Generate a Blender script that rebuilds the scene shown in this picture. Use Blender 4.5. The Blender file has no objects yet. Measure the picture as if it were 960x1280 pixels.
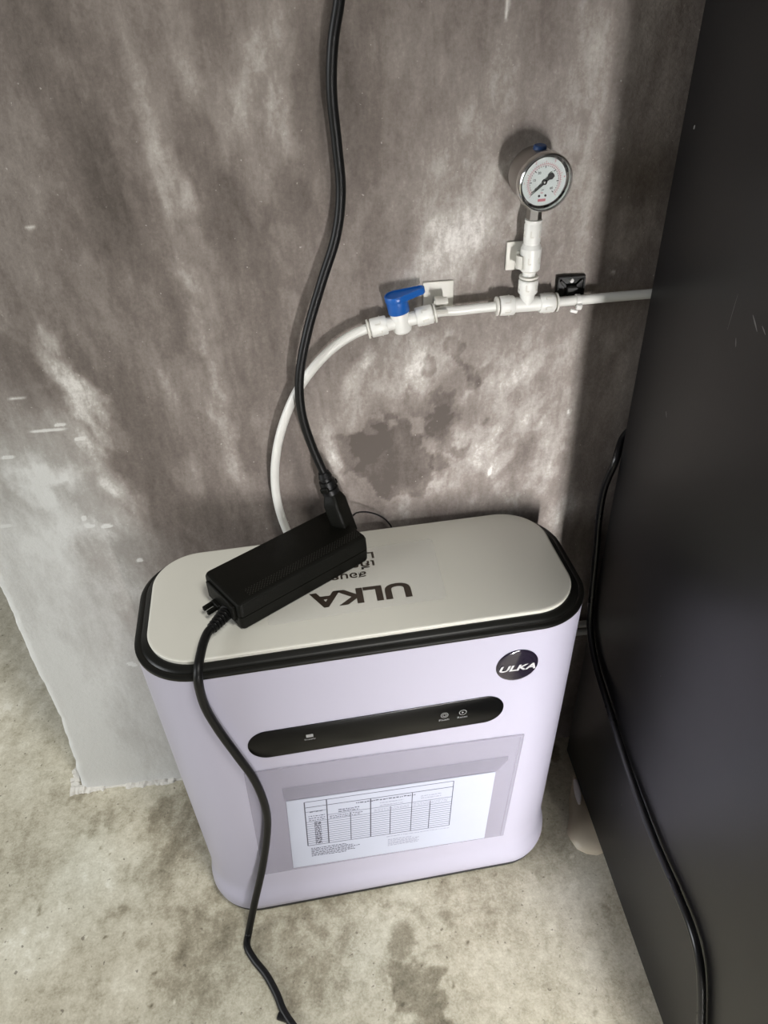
import bpy, bmesh, math, random
import numpy as np
from mathutils import Vector, Matrix

random.seed(4)
S = bpy.context.scene
COL = S.collection

# ------------------------------------------------------------------ camera
CAM_ROWS = ((0.99427557, -0.08618196, 0.06315658),
            (-0.10198902, -0.58933158, 0.80142781),
            (-0.03184845, -0.80328137, -0.5947476))     # world axes in (right, down, forward)
FPX = 934.4
CAM_Z = 1.0
cd = bpy.data.cameras.new('camera')
cam = bpy.data.objects.new('camera', cd)
COL.objects.link(cam)
mw = Matrix.Identity(4)
for i in range(3):
    mw[i][0] = CAM_ROWS[i][0]
    mw[i][1] = -CAM_ROWS[i][1]
    mw[i][2] = -CAM_ROWS[i][2]
mw[2][3] = CAM_Z
cam.matrix_world = mw
cd.sensor_fit = 'HORIZONTAL'
cd.sensor_width = 36.0
cd.lens = FPX * 36.0 / 960.0
cd.clip_start = 0.01
S.camera = cam

# ------------------------------------------------------------------ light, exposure
S.view_settings.view_transform = 'Standard'
S.view_settings.look = 'None'
S.view_settings.gamma = 1.0
S.view_settings.use_curve_mapping = False
S.view_settings.exposure = 0.0

world = bpy.data.worlds.new('world')
S.world = world
world.use_nodes = True
world.node_tree.nodes['Background'].inputs[0].default_value = (1.0, 0.96, 0.93, 1)
world.node_tree.nodes['Background'].inputs[1].default_value = 0.115


def area(name, loc, target, sx, sy, power, color):
    ld = bpy.data.lights.new(name, 'AREA')
    ld.shape = 'RECTANGLE'
    ld.size, ld.size_y = sx, sy
    ld.energy = power
    ld.color = color
    o = bpy.data.objects.new(name, ld)
    COL.objects.link(o)
    o.location = loc
    d = Vector(target) - Vector(loc)
    o.rotation_euler = d.to_track_quat('-Z', 'Y').to_euler()
    return o


# low daylight through a doorway gap behind the photographer; spread narrowed so it fades to the left
gap = area('doorway_gap_light', (0.482, -1.6, 0.25), (0.42, 0.7, 0.42), 0.06, 0.44, 3.9, (1.0, 0.975, 0.965))
gap.data.spread = math.radians(38)
door = area('right_fill_light', (0.62, -1.0, 0.60), (0.32, 0.45, 0.08), 0.30, 0.6, 1.7, (1.0, 0.98, 0.98))  # added fill for the unit's right corner and the floor beside it
door.data.spread = math.radians(36)
# soft fill added high up to light the floor and lid
area('high_fill_light', (0.66, -0.55, 2.6), (0.1, 0.4, 0.2), 0.42, 0.9, 42, (1.0, 0.98, 0.93))
# light from the open left side, brought nearer to brighten the wall end
area('left_side_light', (-2.0, 0.05, 1.0), (-0.35, 0.7, 0.1), 0.9, 1.2, 32, (0.95, 0.98, 1.0))


# ------------------------------------------------------------------ helpers
def tag(o, label=None, cat=None, group=None, kind=None):
    if label: o['label'] = label
    if cat: o['category'] = cat
    if group: o['group'] = group
    if kind: o['kind'] = kind
    return o


def empty(name, loc, rot=(0, 0, 0), label=None, cat=None, group=None):
    o = bpy.data.objects.new(name, None)
    COL.objects.link(o)
    o.location = loc
    o.rotation_euler = rot
    o.empty_display_size = 0.02
    return tag(o, label, cat, group)


def link(name, me, mat, parent=None, smooth=True):
    o = bpy.data.objects.new(name, me)
    COL.objects.link(o)
    if mat is not None:
        me.materials.append(mat)
    if parent is not None:
        o.parent = parent
    if smooth is not None:
        me.polygons.foreach_set('use_smooth', [bool(smooth)] * len(me.polygons))
        if smooth:
            try:
                me.set_sharp_from_angle(angle=math.radians(38))
            except Exception:
                pass
    me.update()
    return o


def obj(name, bm, mat, parent=None, smooth=True):
    bmesh.ops.recalc_face_normals(bm, faces=bm.faces)
    me = bpy.data.meshes.new(name)
    bm.to_mesh(me)
    bm.free()
    return link(name, me, mat, parent, smooth)


def box(bm, c, s, rot=None, bevel=0.0, seg=2):
    """box centre c, full size s"""
    m = Matrix.Translation(Vector(c))
    if rot is not None:
        m = m @ rot.to_4x4()
    m = m @ Matrix.Diagonal((s[0], s[1], s[2], 1))
    g = bmesh.ops.create_cube(bm, size=1.0, matrix=m)
    if bevel > 0:
        es = list({e for v in g['verts'] for e in v.link_edges})
        bmesh.ops.bevel(bm, geom=es, offset=bevel, segments=seg, affect='EDGES', profile=0.5)
    return bm


def frame_of(axis):
    a = Vector(axis).normalized()
    u = a.orthogonal().normalized()
    return a, u, a.cross(u)


def lathe(bm, base, axis, prof, seg=40):
    """prof = [(along, radius)...]; radius 0 closes to a point"""
    a, u, w = frame_of(axis)
    base = Vector(base)
    rings = []
    for t, r in prof:
        c = base + a * t
        if r <= 1e-7:
            rings.append([bm.verts.new(c)])
        else:
            rings.append([bm.verts.new(c + (u * math.cos(2 * math.pi * k / seg) + w * math.sin(2 * math.pi * k / seg)) * r)
                          for k in range(seg)])
    for A, B in zip(rings, rings[1:]):
        for k in range(seg):
            k2 = (k + 1) % seg
            if len(A) == 1 and len(B) == 1:
                continue
            if len(A) == 1:
                bm.faces.new((A[0], B[k], B[k2]))
            elif len(B) == 1:
                bm.faces.new((A[k], B[0], A[k2]))
            else:
                bm.faces.new((A[k], B[k], B[k2], A[k2]))
    return bm


def catmull(pts, n=10):
    P = [Vector(p) for p in pts]
    P = [P[0] * 2 - P[1]] + P + [P[-1] * 2 - P[-2]]
    out = []
    for i in range(1, len(P) - 2):
        p0, p1, p2, p3 = P[i - 1], P[i], P[i + 1], P[i + 2]
        for k in range(n):
            t = k / n
            out.append(0.5 * ((2 * p1) + (p2 - p0) * t + (2 * p0 - 5 * p1 + 4 * p2 - p3) * t * t
                              + (3 * p1 - p0 - 3 * p2 + p3) * t ** 3))
    out.append(P[-2])
    return out


def sweep(bm, path, r, seg=20, cap=True):
    """tube along path; r constant or function of 0..1"""
    n = len(path)
    tang = []
    for i in range(n):
        a = path[max(0, i - 1)]
        b = path[min(n - 1, i + 1)]
        tang.append((b - a).normalized())
    u = tang[0].orthogonal().normalized()
    rings = []
    for i in range(n):
        t = tang[i]
        u = (u - t * u.dot(t)).normalized()
        w = t.cross(u)
        rr = r(i / (n - 1)) if callable(r) else r
        rings.append([bm.verts.new(path[i] + (u * math.cos(2 * math.pi * k / seg) + w * math.sin(2 * math.pi * k / seg)) * rr)
                      for k in range(seg)])
    for A, B in zip(rings, rings[1:]):
        for k in range(seg):
            k2 = (k + 1) % seg
            bm.faces.new((A[k], B[k], B[k2], A[k2]))
    if cap:
        bm.faces.new(rings[0])
        bm.faces.new(rings[-1][::-1])
    return bm


def rrect(hw, hd, r, seg=14, cx=0.0, cy0=None, cy1=None):
    """rounded-rectangle outline, counter-clockwise; y runs cy0..cy1 when given"""
    y0 = -hd if cy0 is None else cy0
    y1 = hd if cy1 is None else cy1
    out = []
    for (ox, oy, a0) in ((hw - r, y1 - r, 0), (-hw + r, y1 - r, 90), (-hw + r, y0 + r, 180), (hw - r, y0 + r, 270)):
        for k in range(seg + 1):
            a = math.radians(a0 + 90 * k / seg)
            out.append((cx + ox + r * math.cos(a), oy + r * math.sin(a)))
    return out


def loft(bm, rings, cap_first=False, cap_last=False):
    """rings of equal length 3-D point lists"""
    R = [[bm.verts.new(p) for p in ring] for ring in rings]
    n = len(R[0])
    for A, B in zip(R, R[1:]):
        for k in range(n):
            k2 = (k + 1) % n
            bm.faces.new((A[k], A[k2], B[k2], B[k]))
    if cap_first:
        bm.faces.new(R[0])
    if cap_last:
        bm.faces.new(R[-1])
    return bm


def prism(bm, outline, z0, z1, axis='z', bevel=0.0):
    """extrude a 2-D outline: axis 'z' uses (x,y), 'y' uses (x,z)"""
    def P(p, h):
        return (p[0], p[1], h) if axis == 'z' else (p[0], h, p[1])
    A = [bm.verts.new(P(p, z0)) for p in outline]
    B = [bm.verts.new(P(p, z1)) for p in outline]
    n = len(A)
    for k in range(n):
        bm.faces.new((A[k], A[(k + 1) % n], B[(k + 1) % n], B[k]))
    bm.faces.new(A[::-1])
    bm.faces.new(B)
    return bm


def text_mesh(name, body, size, mat, parent, matrix, width=None, depth=0.0002, weight=0.0, shear=0.0, align='CENTER'):
    cu = bpy.data.curves.new(name, 'FONT')
    cu.body = body
    cu.size = 1.0
    cu.offset = weight
    cu.shear = shear
    cu.align_x = align
    cu.resolution_u = 4
    o = bpy.data.objects.new(name, cu)
    COL.objects.link(o)
    bpy.context.view_layer.update()
    dg = bpy.context.evaluated_depsgraph_get()
    me = bpy.data.meshes.new_from_object(o.evaluated_get(dg))
    bpy.data.objects.remove(o)
    co = np.zeros(len(me.vertices) * 3)
    me.vertices.foreach_get('co', co)
    co = co.reshape(-1, 3)
    x0, x1 = co[:, 0].min(), co[:, 0].max()
    y0, y1 = co[:, 1].min(), co[:, 1].max()
    h = y1 - y0
    w = x1 - x0
    sx = (width / w) if width else size / h
    co[:, 0] = (co[:, 0] - (x0 + x1) / 2) * sx
    co[:, 1] = (co[:, 1] - (y0 + y1) / 2) * (size / h)
    co[:, 2] = 0
    bm = bmesh.new()
    me.vertices.foreach_set('co', co.ravel())
    bm.from_mesh(me)
    bpy.data.meshes.remove(me)
    g = bmesh.ops.extrude_face_region(bm, geom=bm.faces[:])
    bmesh.ops.translate(bm, verts=[e for e in g['geom'] if isinstance(e, bmesh.types.BMVert)], vec=(0, 0, depth))
    for v in bm.verts:
        v.co = matrix @ v.co
    return obj(name, bm, mat, parent, smooth=False)


def ray_hit(px, py, ax, val):
    """point of the surface (axis ax = val) seen at a photograph pixel"""
    d = [sum(CAM_ROWS[i][j] * (px - 480, py - 640, FPX)[j] for j in range(3)) for i in range(3)]
    o = (0.0, 0.0, CAM_Z)
    t = (val - o[ax]) / d[ax]
    return Vector((o[0] + t * d[0], o[1] + t * d[1], o[2] + t * d[2]))


# ------------------------------------------------------------------ materials
def mat(name, color, rough=0.5, metal=0.0, spec=0.5, bump=0.0, bscale=400.0, coat=0.0, vary=0.0, vscale=30.0):
    m = bpy.data.materials.new(name)
    m.use_nodes = True
    nt = m.node_tree
    b = nt.nodes['Principled BSDF']
    b.inputs['Base Color'].default_value = (*color, 1)
    b.inputs['Roughness'].default_value = rough
    b.inputs['Metallic'].default_value = metal
    b.inputs['Specular IOR Level'].default_value = spec
    b.inputs['Coat Weight'].default_value = coat
    b.inputs['Coat Roughness'].default_value = 0.1
    tc = nt.nodes.new('ShaderNodeTexCoord')
    nz = nt.nodes.new('ShaderNodeTexNoise')
    nz.inputs['Scale'].default_value = vscale
    nz.inputs['Detail'].default_value = 6
    nt.links.new(tc.outputs['Object'], nz.inputs['Vector'])
    # slight mottling and roughness variation so no surface is a flat constant
    mr = nt.nodes.new('ShaderNodeMapRange')
    mr.inputs['To Min'].default_value = max(0.02, rough * 0.88)
    mr.inputs['To Max'].default_value = min(1, rough * 1.12)
    nt.links.new(nz.outputs['Fac'], mr.inputs['Value'])
    nt.links.new(mr.outputs['Result'], b.inputs['Roughness'])
    if vary > 0:
        mx = nt.nodes.new('ShaderNodeMix')
        mx.data_type = 'RGBA'
        mx.inputs['A'].default_value = (*[c * (1 - vary) for c in color], 1)
        mx.inputs['B'].default_value = (*[min(1, c * (1 + vary)) for c in color], 1)
        nt.links.new(nz.outputs['Fac'], mx.inputs['Factor'])
        nt.links.new(mx.outputs['Result'], b.inputs['Base Color'])
    if bump > 0:
        n2 = nt.nodes.new('ShaderNodeTexNoise')
        n2.inputs['Scale'].default_value = bscale
        n2.inputs['Detail'].default_value = 3
        nt.links.new(tc.outputs['Object'], n2.inputs['Vector'])
        bp = nt.nodes.new('ShaderNodeBump')
        bp.inputs['Strength'].default_value = bump
        bp.inputs['Distance'].default_value = 0.0006
        nt.links.new(n2.outputs['Fac'], bp.inputs['Height'])
        nt.links.new(bp.outputs['Normal'], b.inputs['Normal'])
    return m


def film_mat(name, color, alpha, rough=0.12):
    m = bpy.data.materials.new(name)
    m.use_nodes = True
    nt = m.node_tree
    b = nt.nodes['Principled BSDF']
    b.inputs['Base Color'].default_value = (*color, 1)
    b.inputs['Roughness'].default_value = rough
    b.inputs['Alpha'].default_value = alpha
    tc = nt.nodes.new('ShaderNodeTexCoord')
    nz = nt.nodes.new('ShaderNodeTexNoise')
    nz.inputs['Scale'].default_value = 26
    nz.inputs['Detail'].default_value = 3
    nt.links.new(tc.outputs['Object'], nz.inputs['Vector'])
    bp = nt.nodes.new('ShaderNodeBump')
    bp.inputs['Strength'].default_value = 0.35
    bp.inputs['Distance'].default_value = 0.002
    nt.links.new(nz.outputs['Fac'], bp.inputs['Height'])
    nt.links.new(bp.outputs['Normal'], b.inputs['Normal'])
    return m


M = {
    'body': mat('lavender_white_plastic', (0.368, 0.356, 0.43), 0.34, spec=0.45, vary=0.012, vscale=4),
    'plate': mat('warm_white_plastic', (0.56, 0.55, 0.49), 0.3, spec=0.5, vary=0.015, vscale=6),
    'rim': mat('black_plastic_rim', (0.005, 0.005, 0.004), 0.36, spec=0.28, bump=0.1),
    'gasket': mat('black_rubber', (0.012, 0.012, 0.012), 0.7),
    'panel': mat('black_gloss_panel', (0.003, 0.003, 0.003), 0.25, spec=0.18),
    'badge': mat('black_domed_resin', (0.012, 0.009, 0.018), 0.12, coat=1.0),
    'silver': mat('silver_lettering', (0.40, 0.40, 0.40), 0.4, spec=0.5),
    'icon': mat('grey_icon_print', (0.22, 0.22, 0.22), 0.5),
    'ink': mat('dark_brown_ink', (0.035, 0.025, 0.018), 0.35, vary=0.3, vscale=60),
    'sticker': film_mat('clear_sticker_film', (0.80, 0.79, 0.76), 0.16, 0.2),
    'film': film_mat('document_sleeve_film', (0.345, 0.33, 0.395), 0.26, 0.4),
    'film_edge': film_mat('sleeve_fold_film', (0.29, 0.28, 0.345), 0.22, 0.4),
    'paper': mat('printed_paper', (0.385, 0.405, 0.48), 0.85, vary=0.04, vscale=20),
    'print': mat('grey_print', (0.07, 0.07, 0.09), 0.8),
    'print2': mat('pale_grey_print', (0.24, 0.24, 0.29), 0.8),
    'brick': mat('black_textured_plastic', (0.0028, 0.0028, 0.0018), 0.5, spec=0.14, bump=0.5, bscale=900),
    'cable': mat('black_cable_rubber', (0.004, 0.004, 0.004), 0.42, spec=0.25, bump=0.15, bscale=200),
    'cable2': mat('black_vinyl_cable', (0.005, 0.005, 0.006), 0.28, spec=0.5),
    'tube': mat('white_polyethylene_tube', (0.62, 0.615, 0.58), 0.36, spec=0.5, vary=0.03),
    'fit': mat('white_push_fitting_plastic', (0.68, 0.675, 0.64), 0.36, spec=0.5),
    'fit2': mat('cream_clip_plastic', (0.60, 0.585, 0.53), 0.45),
    'blue': mat('blue_handle_plastic', (0.006, 0.085, 0.34), 0.36, spec=0.5),
    'bluedark': mat('dark_blue_plug', (0.006, 0.035, 0.12), 0.5),
    'chrome': mat('polished_steel', (0.62, 0.61, 0.59), 0.16, metal=1.0),
    'steel': mat('dark_steel', (0.30, 0.29, 0.27), 0.28, metal=1.0),
    'dial': mat('pale_dial_enamel', (0.62, 0.68, 0.66), 0.5),
    'red': mat('red_scale_print', (0.50, 0.18, 0.20), 0.5),
    'black': mat('black_paint', (0.008, 0.008, 0.008), 0.4),
    'mount': mat('black_nylon', (0.008, 0.008, 0.007), 0.5, spec=.3),
    'nylon': mat('white_nylon', (0.66, 0.65, 0.62), 0.4),
    'scuff': mat('pale_scuff', (0.16, 0.155, 0.15), 0.7),
    'wrap': film_mat('clear_plastic_wrap', (0.75, 0.68, 0.54), 0.86, 0.25),
    'wraphi': mat('white_highlight_fold', (0.85, 0.82, 0.82), 0.3),
}
# clear gauge glass
gm = bpy.data.materials.new('gauge_glass')
gm.use_nodes = True
_nt = gm.node_tree
_nt.nodes.remove(_nt.nodes['Principled BSDF'])
_tr = _nt.nodes.new('ShaderNodeBsdfTransparent')
_gl = _nt.nodes.new('ShaderNodeBsdfGlossy')
_gl.inputs['Roughness'].default_value = 0.05
_fr = _nt.nodes.new('ShaderNodeFresnel')
_fr.inputs['IOR'].default_value = 1.45
_mx = _nt.nodes.new('ShaderNodeMixShader')
_nt.links.new(_fr.outputs[0], _mx.inputs[0])
_nt.links.new(_tr.outputs[0], _mx.inputs[1])
_nt.links.new(_gl.outputs[0], _mx.inputs[2])
_nt.links.new(_mx.outputs[0], _nt.nodes['Material Output'].inputs[0])
M['glass'] = gm

# black cabinet laminate with faint cloudiness
M['cabinet'] = mat('black_cabinet_laminate', (0.003, 0.0028, 0.0036), 0.40, spec=0.5, vary=0.15, vscale=5, bump=0.06, bscale=500)
M['cabinet_edge'] = mat('black_edge_band', (0.012, 0.011, 0.012), 0.4)


def attr_material(name, ramp, streak, rough, bump, speck):
    """painted / cast surface: vertex attribute 'tone' (surface colour with some light and shade put in) plus streaky procedural grain"""
    m = bpy.data.materials.new(name)
    m.use_nodes = True
    nt = m.node_tree
    L = nt.links.new
    b = nt.nodes['Principled BSDF']
    at = nt.nodes.new('ShaderNodeAttribute')
    at.attribute_name = 'tone'
    tc = nt.nodes.new('ShaderNodeTexCoord')
    total = at.outputs['Fac']
    atc = nt.nodes.new('ShaderNodeAttribute')
    atc.attribute_name = 'calm'
    calm = nt.nodes.new('ShaderNodeMapRange')          # smoother skim shows less trowel grain
    calm.inputs['To Min'].default_value = 1.0
    calm.inputs['To Max'].default_value = 0.3
    L(atc.outputs['Fac'], calm.inputs['Value'])
    hs = []
    for (rot, scl, ns, amt, det) in streak:
        mp = nt.nodes.new('ShaderNodeMapping')
        mp.inputs['Rotation'].default_value = rot
        mp.inputs['Scale'].default_value = scl
        L(tc.outputs['Object'], mp.inputs['Vector'])
        nz = nt.nodes.new('ShaderNodeTexNoise')
        nz.inputs['Scale'].default_value = ns
        nz.inputs['Detail'].default_value = det
        nz.inputs['Roughness'].default_value = 0.65
        nz.inputs['Distortion'].default_value = 0.4
        L(mp.outputs['Vector'], nz.inputs['Vector'])
        mr = nt.nodes.new('ShaderNodeMapRange')
        mr.inputs['From Min'].default_value = 0.3
        mr.inputs['From Max'].default_value = 0.7
        mr.inputs['To Min'].default_value = -amt
        mr.inputs['To Max'].default_value = amt
        L(nz.outputs['Fac'], mr.inputs['Value'])
        ad = nt.nodes.new('ShaderNodeMath')
        ad.operation = 'MULTIPLY_ADD'
        L(mr.outputs['Result'], ad.inputs[0])
        L(calm.outputs['Result'], ad.inputs[1])
        L(total, ad.inputs[2])
        total = ad.outputs[0]
        hs.append(nz)
    cr = nt.nodes.new('ShaderNodeValToRGB')
    el = cr.color_ramp.elements
    while len(el) > 1:
        el.remove(el[-1])
    el[0].position, el[0].color = ramp[0][0], (*ramp[0][1], 1)
    for p, c in ramp[1:]:
        e = el.new(p)
        e.color = (*c, 1)
    L(total, cr.inputs['Fac'])
    # cool / warm attribute
    at2 = nt.nodes.new('ShaderNodeAttribute')
    at2.attribute_name = 'cool'
    mx = nt.nodes.new('ShaderNodeMix')
    mx.data_type = 'RGBA'
    mx.blend_type = 'MULTIPLY'
    mx.inputs['B'].default_value = (0.955, 1.0, 1.03, 1)
    L(at2.outputs['Fac'], mx.inputs['Factor'])
    L(cr.outputs['Color'], mx.inputs['A'])
    col = mx.outputs['Result']
    # small specks
    vz = nt.nodes.new('ShaderNodeTexNoise')
    vz.inputs['Scale'].default_value = speck[0]
    vz.inputs['Detail'].default_value = 2
    L(tc.outputs['Object'], vz.inputs['Vector'])
    r2 = nt.nodes.new('ShaderNodeMapRange')
    r2.inputs['From Min'].default_value = speck[1]
    r2.inputs['From Max'].default_value = speck[1] + 0.05
    r2.inputs['To Min'].default_value = 0
    r2.inputs['To Max'].default_value = speck[2]
    L(vz.outputs['Fac'], r2.inputs['Value'])
    m3 = nt.nodes.new('ShaderNodeMix')
    m3.data_type = 'RGBA'
    m3.inputs['B'].default_value = (*speck[3], 1)
    L(r2.outputs['Result'], m3.inputs['Factor'])
    L(col, m3.inputs['A'])
    L(m3.outputs['Result'], b.inputs['Base Color'])
    b.inputs['Roughness'].default_value = rough
    b.inputs['Specular IOR Level'].default_value = 0.35
    bp = nt.nodes.new('ShaderNodeBump')
    bp.inputs['Strength'].default_value = bump
    bp.inputs['Distance'].default_value = 0.0015
    L(hs[-1].outputs['Fac'], bp.inputs['Height'])
    L(bp.outputs['Normal'], b.inputs['Normal'])
    return m


M['wall'] = attr_material(
    'smeared_plaster',
    [(0.0, (0.085, 0.070, 0.060)), (0.3, (0.155, 0.130, 0.115)), (0.55, (0.240, 0.210, 0.188)),
     (0.8, (0.39, 0.36, 0.33)), (1.0, (0.66, 0.635, 0.60)), ],
    [((0, math.radians(14), 0), (1, 1, 0.22), 26, 0.10, 8),
     ((0, math.radians(-28), 0), (1, 1, 0.25), 34, 0.09, 8),
     ((0, math.radians(6), 0), (1, 1, 0.4), 130, 0.09, 9),
     ((0, 0, 0), (1, 1, 1), 320, 0.08, 6)],
    0.72, 0.35, (260, 0.73, 0.5, (0.55, 0.52, 0.48)))
M['floor'] = attr_material(
    'bare_concrete',
    [(0.0, (0.13, 0.112, 0.075)), (0.35, (0.30, 0.268, 0.195)), (0.6, (0.48, 0.445, 0.345)),
     (0.85, (0.63, 0.595, 0.485)), (1.0, (0.73, 0.70, 0.60))],
    [((0, 0, 0.5), (1, 1, 1), 14, 0.10, 7),
     ((0, 0, 1.2), (1, 0.5, 1), 55, 0.07, 8),
     ((0, 0, 0), (1, 1, 1), 90, 0.13, 9),
     ((0, 0, 0), (1, 1, 1), 330, 0.12, 6)],
    0.6, 0.3, (120, 0.685, 0.7, (0.12, 0.10, 0.075)))


# ------------------------------------------------------------------ numpy noise + strokes for the cast surfaces
def vnoise(u, v, seed):
    rng = np.random.RandomState(seed)
    tab = rng.rand(256, 256)
    iu = np.floor(u).astype(int)
    iv = np.floor(v).astype(int)
    fu = u - iu
    fv = v - iv
    fu = fu * fu * (3 - 2 * fu)
    fv = fv * fv * (3 - 2 * fv)
    a = tab[iu % 256, iv % 256]
    b = tab[(iu + 1) % 256, iv % 256]
    c = tab[iu % 256, (iv + 1) % 256]
    d = tab[(iu + 1) % 256, (iv + 1) % 256]
    return (a * (1 - fu) + b * fu) * (1 - fv) + (c * (1 - fu) + d * fu) * fv


def fbm(u, v, seed, octv=5):
    s = 0
    w = 0
    for k in range(octv):
        s = s + vnoise(u * 2 ** k + 17.3 * k, v * 2 ** k + 5.1 * k, seed + k) * 0.55 ** k
        w += 0.55 ** k
    return s / w


def rot2(u, v, a):
    a = math.radians(a)
    return u * math.cos(a) + v * math.sin(a), -u * math.sin(a) + v * math.cos(a)


def smooth(x, a, b):
    t = np.clip((x - a) / (b - a), 0, 1)
    return t * t * (3 - 2 * t)


def strokes(u, v, lst, seed):
    """lst: (u0, v0, half_length, half_width, angle from the v axis clockwise, amount, softness 0 hard..1)"""
    out = np.zeros_like(u)
    for k, (u0, v0, hl, hw, ang, amt, soft) in enumerate(lst):
        du, dv = rot2(u - u0, v - v0, -ang)        # dv along the stroke
        du = du + (fbm(u * 30, v * 30, seed + 91 + k, 5) - 0.5) * hw * 2.6
        dv = dv + (fbm(u * 34, v * 34, seed + 191 + k, 4) - 0.5) * hw * 2.2
        d = np.sqrt((du / hw) ** 2 + (dv / hl) ** 2)
        fall = 1 - smooth(d, 1 - 0.9 * soft, 1 + 0.5 * soft + 0.05)
        if soft > 0.3:
            ru, rv = rot2(u, v, -ang)
            fall = fall * (0.45 + 0.9 * smooth(fbm(ru * 90, rv * 26, seed + 291 + k, 5), 0.22, 0.78))
        out += fall * amt * (1.12 if amt > 0 else 1.1)
    return out


def graded(lo, hi, step, out_lo, out_hi):
    a = list(np.arange(lo, hi + 1e-9, step))
    s = step
    x = lo
    pre = []
    while x > out_lo:
        s *= 1.5
        x = max(out_lo, x - s)
        pre.insert(0, x)
    s = step
    x = hi
    post = []
    while x < out_hi:
        s *= 1.5
        x = min(out_hi, x + s)
        post.append(x)
    return np.array(pre + a + post)


def grid_mesh(name, P, attrs, material):
    """P (n,m,3) grid"""
    n, m = P.shape[:2]
    me = bpy.data.meshes.new(name)
    idx = np.arange(n * m).reshape(n, m)
    f = np.stack([idx[:-1, :-1], idx[1:, :-1], idx[1:, 1:], idx[:-1, 1:]], -1).reshape(-1, 4)
    me.vertices.add(n * m)
    me.vertices.foreach_set('co', P.reshape(-1).astype(np.float32))
    me.loops.add(f.size)
    me.loops.foreach_set('vertex_index', f.reshape(-1).astype(np.int32))
    me.polygons.add(len(f))
    me.polygons.foreach_set('loop_start', np.arange(0, f.size, 4, dtype=np.int32))
    me.polygons.foreach_set('loop_total', np.full(len(f), 4, dtype=np.int32))
    me.update(calc_edges=True)
    me.validate()
    for k, a in attrs.items():
        at = me.attributes.new(k, 'FLOAT', 'POINT')
        at.data.foreach_set('value', a.reshape(-1).astype(np.float32))
    return link(name, me, material, None, True)


WY = 0.711            # front face of the plastered wall
WX0 = -0.411          # its free end on the left

# ------------------------------------------------------------------ wall
def px_wall(x, y):
    p = ray_hit(x, y, 1, WY)
    return p.x, p.z


# plaster smears: (pixel x, pixel y, half length m, half width m, lean, amount, softness)
WALL_SMEARS = [
    (232, 60, .050, .010, -12, .20, .8), (310, 105, .050, .022, 20, .26, .9), (345, 190, .040, .016, 25, .22, .9),
    (60, 60, .045, .012, -25, .16, .9), (205, 200, .070, .012, -12, .24, .8), (185, 120, .05, .009, -10, .14, .8),
    (232, 320, .085, .011, -13, .26, .8), (262, 440, .09, .010, -12, .24, .8), (278, 545, .07, .013, -12, .25, .8),
    (205, 480, .040, .007, -8, .22, .8), (105, 300, .07, .016, -14, .13, .9), (30, 330, .10, .012, -22, .15, .9),
    (245, 600, .03, .015, -18, .20, .8), (300, 590, .03, .012, -25, .14, .9),
    (362, 370, .05, .008, -10, .14, .9), (300, 200, .06, .012, -10, .14, .9), (350, 60, .05, .02, 30, .14, .9),
    # broad lime streak low on the left
    (75, 450, .045, .020, -22, .40, .6), (110, 505, .055, .018, -20, .44, .6), (140, 590, .055, .015, -18, .44, .6),
    (95, 540, .04, .016, -24, .24, .8), (10, 400, .05, .014, -35, .16, .9), (15, 600, .02, .05, 0, .16, .9),
    (60, 590, .02, .04, 0, .22, .8), (80, 680, .04, .03, 10, .16, 1), (120, 660, .03, .01, -25, .22, .8),
    # right half, trowelled towards the upper right
    (530, 90, .10, .020, 2, .10, .9), (560, 200, .09, .022, 8, .16, .9), (590, 280, .07, .030, 35, .26, .9),
    (560, 330, .07, .025, 35, .26, .9), (470, 280, .05, .02, 30, .12, .9), (620, 130, .09, .016, 8, .12, .9),
    (640, 40, .07, .02, 0, .10, 1), (740, 80, .12, .03, 5, .14, 1), (720, 250, .08, .04, 20, .13, 1),
    (500, 460, .05, .028, 20, .32, .8), (440, 500, .045, .018, 20, .24, .8), (410, 560, .05, .010, -10, .32, .7),
    (555, 450, .05, .020, 30, .24, .8), (640, 450, .05, .03, 40, .18, .9), (585, 490, .020, .012, 30, .25, .8),
    (560, 575, .05, .03, 30, .20, .9), (620, 560, .05, .035, 35, .30, .9), (690, 560, .07, .018, 15, .38, .9),
    (655, 500, .04, .04, 35, .24, .9), (640, 610, .04, .04, 30, .22, .9), (700, 640, .05, .018, 0, .34, .9),
    (700, 460, .06, .02, 20, .14, 1), (530, 620, .03, .02, 60, .16, .9), (500, 640, .03, .02, 60, .14, .9),
    (800, 290, .016, .035, 30, .14, .9), (790, 460, .012, .05, 60, .10, .9),
]
WALL_PATCHES = [  # bare darker patches
    (100, 200, .11, .035, -12, -.12, .7), (160, 330, .12, .022, -12, -.14, .7), (190, 590, .10, .028, -10, -.10, .8),
    (45, 20, .05, .02, -10, -.1, .8), (270, 250, .06, .018, -10, -.16, .5), (335, 330, .09, .022, -15, -.14, .6),
    (355, 250, .032, .020, 0, -.12, .25), (340, 480, .09, .025, -8, -.12, .7), (225, 640, .06, .03, 0, -.06, .9),
    (440, 60, .12, .035, 0, -.10, .8), (450, 300, .07, .02, 10, -.08, .9), (55, 470, .05, .026, -15, -.10, .7),
    (490, 575, .045, .050, 40, -.30, .10), (445, 560, .030, .028, 0, -.22, .10), (565, 530, .020, .045, 80, -.20, .12),
    (570, 445, .009, .030, 65, -.22, .12), (528, 462, .006, .016, 80, -.24, .12), (600, 470, .018, .010, 40, -.18, .15),
    (120, 640, .05, .03, -20, -.06, .9), (50, 620, .03, .06, 0, -.06, .9), (760, 620, .05, .04, 0, -.12, .9),
    (820, 330, .05, .03, 20, -.08, .9), (540, 520, .016, .040, 70, -.14, .12),
]
xs = graded(WX0 + .010, 0.34, 0.0022, WX0 + .010, 1.9)
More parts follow.
